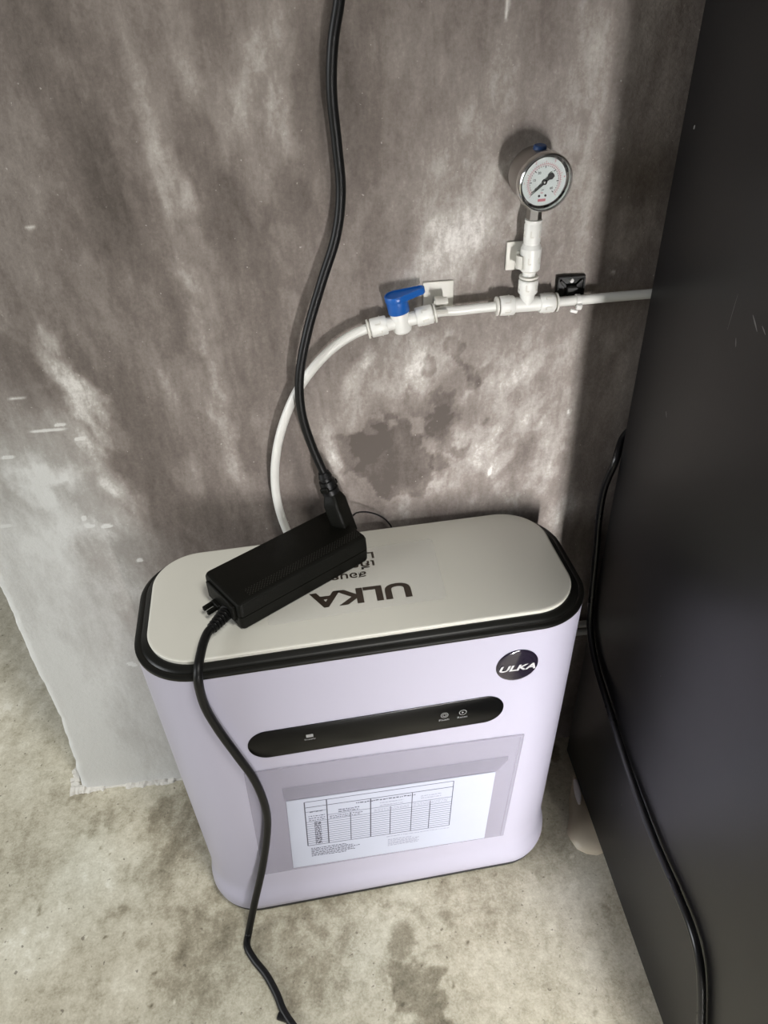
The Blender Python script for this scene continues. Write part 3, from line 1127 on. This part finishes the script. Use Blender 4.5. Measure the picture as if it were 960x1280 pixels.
# riser tube + straight connector + gauge adapter
STX, GZ = .2024, .8415
riser = empty('riser_connector', (STX, YT, .7525), label='white straight push-fit connector standing above the tee', cat='pipe fitting')
bm = bmesh.new()
lathe(bm, (0, 0, -.006), (0, 0, 1), [(0, 0), (0, .0060), (.012, .0064), (.012, 0)], 28)
lathe(bm, (0, 0, .0052), (0, 0, 1), [(0, 0), (0, .0088), (.0010, .0097), (.0205, .0097), (.0215, .0088), (.0235, .0084), (.0245, .0074), (.0300, .0072), (.0300, 0)], 36)
obj('connector_body', bm, M['fit'], riser)
bm = bmesh.new()
ticks(bm, (0, 0, .005), (0, 0, 1), .0097, .020)
lathe(bm, (0, 0, .0042), (0, 0, 1), [(0, 0), (0, .0080), (.0014, .0080), (.0014, 0)], 28)
obj('moulded_mark', bm, M['fit2'], riser, smooth=False)['kind'] = 'stuff'

gad = empty('gauge_adapter', (STX, YT, .7830), label='short white adapter screwed under the gauge stem', cat='pipe fitting')
bm = bmesh.new()
lathe(bm, (0, 0, 0), (0, 0, 1), [(0, 0), (0, .0064), (.0012, .0078), (.0165, .0080), (.0175, .0074), (.0185, .0074), (.0195, .0078), (.0210, .0078), (.0214, .0070), (.0214, 0)], 36)
obj('adapter_body', bm, M['fit'], gad)
bm = bmesh.new()
ticks(bm, (0, 0, .002), (0, 0, 1), .0079, .014)
obj('moulded_mark', bm, M['fit2'], gad, smooth=False)['kind'] = 'stuff'

# pressure gauge
GX, GY = .2019, .6612
yaw, pit = 0.1157, -0.076
nrm = Vector((math.sin(yaw) * math.cos(pit), -math.cos(yaw) * math.cos(pit), math.sin(pit)))
gauge = empty('pressure_gauge', (GX, GY, GZ), label='round steel-rimmed pressure gauge mounted upright on the wall pipework', cat='pressure gauge')
gx = Vector((0, 0, 1)).cross(nrm).normalized()       # to the right seen from the front
gx = -gx if gx.x < 0 else gx
gz = nrm.cross(gx)
gz = -gz if gz.z < 0 else gz
bm = bmesh.new()
lathe(bm, -nrm * .036, nrm, [(0, 0), (0, .0180), (.003, .0222), (.0045, .0226), (.028, .0226), (.030, .0222), (.030, 0)], 64)
obj('case', bm, mat('brushed_case_steel', (0.36, 0.34, 0.32), 0.3, metal=1.0), gauge)
bm = bmesh.new()
lathe(bm, -nrm * .0085, nrm, [(0, .0225), (0, .0240), (.0016, .0246), (.0050, .0246), (.0075, .0241), (.0087, .0230), (.0086, .0219), (.0060, .0215), (.0, .0215)], 72)
obj('bezel', bm, M['chrome'], gauge)
bm = bmesh.new()
lathe(bm, -nrm * .0068, nrm, [(0, 0), (0, .0216), (.0008, .0216), (.0008, 0)], 64)
obj('dial_backing', bm, M['black'], gauge)
bm = bmesh.new()
lathe(bm, -nrm * .0058, nrm, [(0, 0), (0, .0198), (.0006, .0198), (.0006, 0)], 64)
dial = obj('dial_face', bm, M['dial'], gauge)
DZ = -.0051


def dpt(r, deg, h=0.0):
    a = math.radians(deg)
    return gx * (r * math.sin(a)) + gz * (r * math.cos(a)) + nrm * (DZ + h)


def arc(bm, r, w, d0, d1, h=.0001, seg=60):
    prev = None
    for k in range(seg + 1):
        d = d0 + (d1 - d0) * k / seg
        cur = (bm.verts.new(dpt(r - w / 2, d, h)), bm.verts.new(dpt(r + w / 2, d, h)))
        if prev:
            bm.faces.new((prev[0], prev[1], cur[1], cur[0]))
        prev = cur


def tick(bm, r0, r1, d, w, h=.00012):
    t = dpt(1, d + 90) - dpt(0, 0)
    t = t.normalized() * w / 2
    a, b = dpt(r0, d, h), dpt(r1, d, h)
    bm.faces.new([bm.verts.new(p) for p in (a - t, a + t, b + t, b - t)])


bm = bmesh.new()
arc(bm, .0145, .0004, -135, 135)
arc(bm, .0133, .0003, -135, 135)
for k in range(0, 41):
    tick(bm, .0145, .0160 if k % 10 else .0172, -135 + 270 * k / 40, .00035)
obj('red_scale', bm, M['red'], dial, smooth=False)
bm = bmesh.new()
for k in range(0, 31):
    tick(bm, .0112 if k % 5 == 0 else .0124, .0133, -135 + 270 * k / 30, .0004 if k % 5 else .0007)
obj('black_scale', bm, M['black'], dial, smooth=False)


def dial_text(s, size, r, deg, m_, off=(0, 0)):
    c = dpt(r, deg, .0002) + gx * off[0] + gz * off[1]
    m4 = Matrix((gx, gz, nrm)).transposed().to_4x4()
    m4.translation = c
    text_mesh('numeral', s, size, m_, dial, m4, depth=.00005, weight=.01)


for s, d in (('0', -128), ('10', -78), ('20', -34), ('60', 128)):
    dial_text(s, .0021, .0092, d, M['black'])
for s, d in (('1', -90), ('2', -30), ('3', 26), ('4', 80)):
    dial_text(s, .0020, .0182, d, M['red'])
dial_text('psi', .0016, .0, 0, M['black'], (-.0005, -.0066))
dial_text('bar', .0014, .0, 0, M['red'], (-.0008, -.0088))
bm = bmesh.new()
for dx in (-.0032, .0026):
    lathe(bm, gx * dx + gz * -.0115 + nrm * DZ, nrm, [(0, 0), (0, .0010), (.0006, .0009), (.0008, 0)], 14)
obj('dial_screw', bm, M['black'], dial)
bm = bmesh.new()
m3 = Matrix((gx, gz, nrm)).transposed()
box(bm, gz * -.0152 + gx * -.0004 + nrm * (DZ + .0001), (.0070, .0022, .0002), m3)
obj('maker_mark', bm, M['red'], dial, smooth=False)
# needle: points to the lower left (zero), tail spade to the upper right
nd = -131
t_ = (dpt(1, nd) - dpt(0, 0)).normalized()
s_ = nrm.cross(t_)
bm = bmesh.new()
outl = [(.0150, .0002), (.0030, .0009), (-.004, .0010), (-.0062, .0026), (-.0092, .0022), (-.0098, .0006),
        (-.0098, -.0006), (-.0092, -.0022), (-.0062, -.0026), (-.004, -.0010), (.0030, -.0009), (.0150, -.0002)]
for h0, h1 in ((.0014, .0018),):
    A = [bm.verts.new(t_ * a + s_ * b + nrm * (DZ + h0)) for a, b in outl]
    B = [bm.verts.new(t_ * a + s_ * b + nrm * (DZ + h1)) for a, b in outl]
    for k in range(len(A)):
        k2 = (k + 1) % len(A)
        bm.faces.new((A[k], A[k2], B[k2], B[k]))
    bm.faces.new(A[::-1])
    bm.faces.new(B)
obj('needle', bm, M['black'], gauge, smooth=False)
bm = bmesh.new()
lathe(bm, nrm * (DZ + .0001), nrm, [(0, 0), (0, .0021), (.0019, .0021), (.0022, .0016), (.0022, 0)], 24)
obj('hub', bm, M['black'], gauge)
bm = bmesh.new()
lathe(bm, nrm * (DZ + .0023), nrm, [(0, 0), (0, .0011), (.0004, .0010), (.0006, 0)], 20)
obj('hub_pin', bm, M['steel'], gauge)
bm = bmesh.new()
lathe(bm, nrm * -.0012, nrm, [(0, 0), (0, .0216), (.0006, .0216), (.0010, .0150), (.0012, 0)], 48)
obj('glass', bm, M['glass'], gauge)
bm = bmesh.new()
lathe(bm, -nrm * .022 + gz * .0215, gz, [(0, 0), (0, .0058), (.0030, .0056), (.0038, .0048), (.0038, 0)], 24)
fp = obj('filler_plug', bm, M['bluedark'], gauge)
fp['label'] = 'dark blue rubber plug on top of the case'
# stem: hexagonal steel nut and neck
sb = Vector((STX - GX, YT - GY, .8042 - GZ))
bm = bmesh.new()
lathe(bm, sb, (0, 0, 1), [(0, 0), (0, .0068), (.0115, .0068), (.0115, 0)], 6)
lathe(bm, sb + Vector((0, 0, .0115)), (0, 0, 1), [(0, 0), (0, .0052), (.012, .0052), (.012, 0)], 20)
st = obj('stem_nut', bm, M['steel'], gauge, smooth=False)

# ball valve, tilted 10 degrees
VA = math.radians(-10)
valve = empty('ball_valve', (.0785, YT, .7155), (0, VA, 0), 'white push-fit ball valve with blue lever on the wall', 'valve')
bm = bmesh.new()
lathe(bm, (-.017, 0, 0), (1, 0, 0), [(0, 0), (0, .0066), (.034, .0066), (.034, 0)], 32)
lathe(bm, (0, 0, -.0112), (0, 0, 1), [(0, 0), (0, .0070), (.0015, .0086), (.003, .0092), (.0205, .0092), (.0205, 0)], 40)
collar(bm, (-.0140, 0, 0), (-1, 0, 0), r=.0092, ln=.0165)
collar(bm, (.0150, 0, 0), (1, 0, 0), r=.0092, ln=.0165)
obj('valve_body', bm, M['fit'], valve)
for base_, d in (((-.0308, 0, 0), (-1, 0, 0)), ((.0318, 0, 0), (1, 0, 0))):
    bm = bmesh.new()
    collet(bm, base_, d, .0096)
    obj('collet', bm, M['fit2'], valve)
bm = bmesh.new()
ticks(bm, (-.0140, 0, 0), (-1, 0, 0), .0092, .0165)
ticks(bm, (.0150, 0, 0), (1, 0, 0), .0092, .0165)
obj('moulded_mark', bm, M['fit2'], valve, smooth=False)['kind'] = 'stuff'
bm = bmesh.new()
lathe(bm, (0, 0, .0094), (0, 0, 1), [(0, 0), (0, .0100), (.0006, .0104), (.0135, .0106), (.0135, 0)], 40)
# lever: rounded slab with a raised lip and sunken top
def lever(ins):
    pts_ = []
    R1, R2, L = .0112 - ins, .0052 - ins, .0235
    for k in range(21):
        a = math.radians(62 + 236 * k / 20)
        pts_.append((R1 * math.cos(a), R1 * math.sin(a)))
    for k in range(15):
        a = math.radians(-88 + 176 * k / 14)
        pts_.append((L + R2 * math.cos(a), R2 * math.sin(a)))
    return pts_
loft(bm, [[(x, y, z) for x, y in lever(i)] for i, z in ((.0004, .0215), (0, .0222), (0, .0272), (.0003, .0276), (.0014, .0276), (.0016, .0262))], True, True)
ro = Matrix.Rotation(math.radians(8), 4, 'Z')
for v in bm.verts:
    if v.co.z > .0210:
        v.co = ro @ v.co
lv = obj('lever', bm, M['blue'], valve)
lv['label'] = 'blue turning lever with round cap'

# level tubes
vr = Vector((.0785, YT, .7155)) + Vector((math.cos(VA), 0, -math.sin(VA))) * .034
tube_obj('middle_water_tube', [vr - Vector((.010, 0, .0017)), vr + Vector((.006, 0, .0008)), Vector((.135, YT, .7222)), Vector((.155, YT, .7232)), Vector((.176, YT, .7238))],
         'short white water tube between the blue valve and the tee')
tube_obj('right_water_tube', [Vector((.229, YT, .7238)), Vector((.26, YT, .7244)), Vector((.30, YT, .7252)), Vector((.36, YT, .7258)), Vector((.45, YT, .7258))],
         'white water tube running right from the tee behind the black cabinet')
tube_obj('riser_stub', [Vector((STX, YT, .748)), Vector((STX, YT, .752)), Vector((STX, YT, .757))],
         'very short white tube stub between the tee and the connector above', r=.0050)

# stick-on clips
def clip(name, loc, w, h, vertical, label):
    o = empty(name, loc, label=label, cat='tube clip')
    bm = bmesh.new()
    box(bm, (0, -.0012, 0), (w, .0024, h), None, .0009, 2)
    obj('base_pad', bm, M['fit2'], o)
    bm = bmesh.new()
    n_ = 16
    # open cradle round the tube
    depth = .019
    outer = [( .0078 * math.cos(math.radians(a)), -depth + .0078 * math.sin(math.radians(a))) for a in np.linspace(-60, 240, 21)]
    inner = [( .0054 * math.cos(math.radians(a)), -depth + .0054 * math.sin(math.radians(a))) for a in np.linspace(240, -60, 21)]
    prof2 = outer + inner
    hw_ = .0060
    A, B = [], []
    for c_, (p_, y_) in enumerate(prof2):
        if vertical:
            A.append(bm.verts.new((p_, y_, -hw_)))
            B.append(bm.verts.new((p_, y_, hw_)))
        else:
            A.append(bm.verts.new((-hw_, y_, p_)))
            B.append(bm.verts.new((hw_, y_, p_)))
    m_ = len(A)
    for k in range(m_):
        k2 = (k + 1) % m_
        bm.faces.new((A[k], A[k2], B[k2], B[k]))
    for k in range(20):
        i0, i1 = k, k + 1
        j0, j1 = m_ - 1 - k, m_ - 2 - k
        bm.faces.new((A[i0], A[i1], A[j1], A[j0]))
        bm.faces.new((B[i0], B[j0], B[j1], B[i1]))
    box(bm, (0, -.0060, 0), (.010, .0105, .007) if not vertical else (.007, .0105, .010), None, .001, 1)
    obj('cradle', bm, M['fit2'], o)
    return o


clip('square_tube_clip', (.1175, WY - .0012, .7290), .0300, .0350, False, 'cream square stick-on clip holding the tube just right of the blue valve')
clip('upright_tube_clip', (.1965, WY - .0012, .7665), .0270, .0270, True, 'cream stick-on clip on the wall behind the upright connector')

# black cable tie mount with a white tie
cm = empty('cable_tie_mount', (.2500, WY - .0012, .7285), label='small black square cable tie mount stuck on the wall right of the tee', cat='cable mount')
bm = bmesh.new()
box(bm, (0, -.0015, 0), (.0290, .0030, .0310), None, .0012, 2)
for a in (45, -45):
    box(bm, (0, -.0042, 0), (.032, .0034, .0028), Matrix.Rotation(math.radians(a), 3, 'Y'), .0004, 1)
box(bm, (0, -.0062, 0), (.011, .0082, .013), None, .001, 1)
for sz in (-1, 1):
    box(bm, (0, -.0038, sz * .0142), (.027, .0026, .0018), None, .0004, 1)
    box(bm, (sz * .0130, -.0038, 0), (.0018, .0026, .027), None, .0004, 1)
obj('mount_base', bm, M['mount'], cm)
for sz in (-1, 1):
    bm = bmesh.new()
    lathe(bm, (0, -.0030, sz * .0108), (0, -1, 0), [(0, 0), (0, .0020), (.0022, .0020), (.0026, .0014), (.0026, 0)], 18)
    o_ = obj('screw_head', bm, M['nylon'], cm)
    o_['label'] = 'round white screw head'
tie = empty('cable_tie', (.2535, YT, .7240), label='white nylon cable tie looped round the tube on the black mount', cat='cable tie')
bm = bmesh.new()
lathe(bm, (-.0019, 0, 0), (1, 0, 0), [(0, .0050), (0, .0062), (.0038, .0062), (.0038, .0050), (0, .0050)], 32)
obj('tie_band', bm, M['nylon'], tie)
bm = bmesh.new()
box(bm, (0, -.0062, -.0040), (.0056, .0044, .0060), Matrix.Rotation(.5, 3, 'X'), .0008, 1)
box(bm, (-.0050, -.0070, -.0078), (.0075, .0022, .0034), Matrix.Rotation(.3, 3, 'Y'), .0006, 1)
obj('tie_head', bm, M['nylon'], tie)

# pair of low white tubes seen in the gap beside the purifier
for k, (zz, lab) in enumerate(((.2590, 'upper of two level white tubes on the wall between purifier and cabinet'),
                               (.2440, 'lower of two level white tubes on the wall between purifier and cabinet'))):
    tube_obj('low_water_tube', [Vector((.235, .7025, zz - .003)), Vector((.27, .7025, zz - .001)), Vector((.32, .7025, zz)), Vector((.42, .7025, zz))], lab, .0048)

# ------------------------------------------------------------------ black cabinet
CX = .318
cabY0, cabY1, cabH = 0.20, 0.672, 1.85
cab = empty('cabinet', (CX, cabY1, 0), label='tall black laminate cabinet standing against the wall on the right', cat='cabinet')
TP = .018
def cbox(name, x0, x1, y0, y1, z0, z1, m_='cabinet', bev=.0008):
    bm = bmesh.new()
    box(bm, ((x0 + x1) / 2 - CX, (y0 + y1) / 2 - cabY1, (z0 + z1) / 2), (x1 - x0, y1 - y0, z1 - z0), None, bev, 1)
    return obj(name, bm, M[m_], cab, smooth=False)


side_panel = cbox('side_panel', CX, CX + TP, cabY0, cabY1, .0205, cabH)
cbox('side_panel', CX + .80, CX + .80 + TP, cabY0, cabY1, .0205, cabH)
cbox('back_panel', CX + TP, CX + .80, cabY1 - .012, cabY1, .0205, cabH)
cbox('top_panel', CX + TP, CX + .80, cabY0, cabY1 - .012, cabH - TP, cabH)
cbox('bottom_panel', CX + TP, CX + .80, cabY0, cabY1 - .012, .0205, .0205 + TP)
for k in range(2):
    x0 = CX + .001 + k * .409
    d_ = cbox('door', x0, x0 + .407, cabY0 - TP - .001, cabY0 - .001, .026, cabH - .003)
    bm = bmesh.new()
    hx = (x0 + .407 - .035 if k == 0 else x0 + .035) - CX
    sweep(bm, catmull([Vector((hx, cabY0 - TP - cabY1, .95)), Vector((hx, cabY0 - TP - .03 - cabY1, .96)), Vector((hx, cabY0 - TP - .03 - cabY1, 1.10)), Vector((hx, cabY0 - TP - cabY1, 1.11))], 6), .005, 12)
    obj('handle', bm, M['steel'], d_)
for sx in (.05, .77):
    for sy in (cabY0 + .05, cabY1 - .06):
        bm = bmesh.new()
        lathe(bm, (sx, sy - cabY1, .0), (0, 0, 1), [(0, 0), (0, .018), (.004, .018), (.006, .014), (.0206, .012), (.0206, 0)], 24)
        obj('foot', bm, M['gasket'], cab)
for (a, b, l, w, an) in [(868, 159, .0035, .0024, 20), (944, 404, .014, .0016, -52), (955, 413, .008, .0012, -60), (920, 428, .007, .0012, -25),
                         (833, 518, .006, .0012, -35), (777, 1006, .004, .0006, 0), (781, 1074, .003, .0010, -10), (826, 845, .0025, .0006, 0), (790, 1160, .008, .0005, 10),
                         (916, 390, .03, .0004, 4)]:
    bm = bmesh.new()
    p = ray_hit(a, b, 0, CX)
    an = math.radians(an)
    dy, dz = -math.sin(an), math.cos(an)
    L2, W2 = l / 2, w / 2
    q = [(-L2, -W2 * .4), (0, -W2), (L2, -W2 * .3), (L2 * .9, W2 * .4), (0, W2), (-L2 * .9, W2 * .3)]
    A = [bm.verts.new((.0001, p.y - cabY1 + u * dy - v * dz, p.z + u * dz + v * dy)) for u, v in q]
    B = [bm.verts.new((-.0002, p.y - cabY1 + u * dy - v * dz, p.z + u * dz + v * dy)) for u, v in q]
    bm.faces.new(A)
    bm.faces.new(B[::-1])
    for k in range(6):
        bm.faces.new((A[k], A[(k + 1) % 6], B[(k + 1) % 6], B[k]))
    obj('scuff_mark', bm, M['scuff'], side_panel, smooth=False)

# black cord draped over the cabinet side
rc = [Vector((.345, .697, .575)), Vector((.328, .695, .560)), ray_hit(769, 577, 0, .3135), ray_hit(755.5, 610, 0, .3115), ray_hit(749, 645, 0, .3110)]
for (a, b) in [(745, 690), (740, 740), (737.5, 785), (744, 828), (761, 885), (780, 945), (800, 1003), (822, 1060), (845, 1112), (864, 1160), (874, 1200), (877, 1240), (876, 1300)]:
    rc.append(ray_hit(a, b, 0, .3125))
rcord = empty('draped_cord', rc[2], label='black cord draped down the side of the black cabinet', cat='cord')
bm = bmesh.new()
sweep(bm, catmull(rel(rcord, rc), 8), .0043, 18)
obj('cable', bm, M['cable2'], rcord)

# ------------------------------------------------------------------ scrap of clear wrap sticking out under the cabinet
wp = Vector((.300, .56, 0))
wrap = empty('plastic_wrap', wp, label='crumpled clear plastic wrap on the floor at the cabinet bottom edge', cat='plastic wrap')
bm = bmesh.new()
fr = [px_floor(a, b) for a, b in ((716, 972), (711, 1000), (711, 1022), (708, 1042), (714, 1052), (721, 1062), (733, 1068), (746, 1070), (756, 1066))]
rows = []
for k, (x, y) in enumerate(fr):
    rows.append([(x - wp.x, y - wp.y, .0012), (x + .003 - wp.x, y + .001 - wp.y, .006), (x + .010 - wp.x, y + .004 - wp.y, .0095 + .001 * (k % 2)),
                 (x + .022 - wp.x, y + .008 - wp.y, .0115 - .001 * (k % 3)), (x + .045 - wp.x, y + .010 - wp.y, .012)])
V_ = [[bm.verts.new(p) for p in r_] for r_ in rows]
for A, B in zip(V_, V_[1:]):
    for k in range(4):
        bm.faces.new((A[k], A[k + 1], B[k + 1], B[k]))
bmesh.ops.solidify(bm, geom=bm.faces[:], thickness=.0004)
obj('sheet', bm, M['wrap'], wrap)
bm = bmesh.new()
fo = [ray_hit(a, b, 2, .0135) - wp for a, b in ((719, 975), (721, 985), (723, 996), (724, 1005))]
sweep(bm, catmull(fo, 5), lambda t: .0012 + .0035 * math.sin(math.pi * min(1, .15 + t * .8)), 12)
f_ = obj('highlight_fold', bm, M['wraphi'], wrap)  # white fold stands in for the highlight on the wrap
f_['label'] = 'white fold standing in for a highlight'
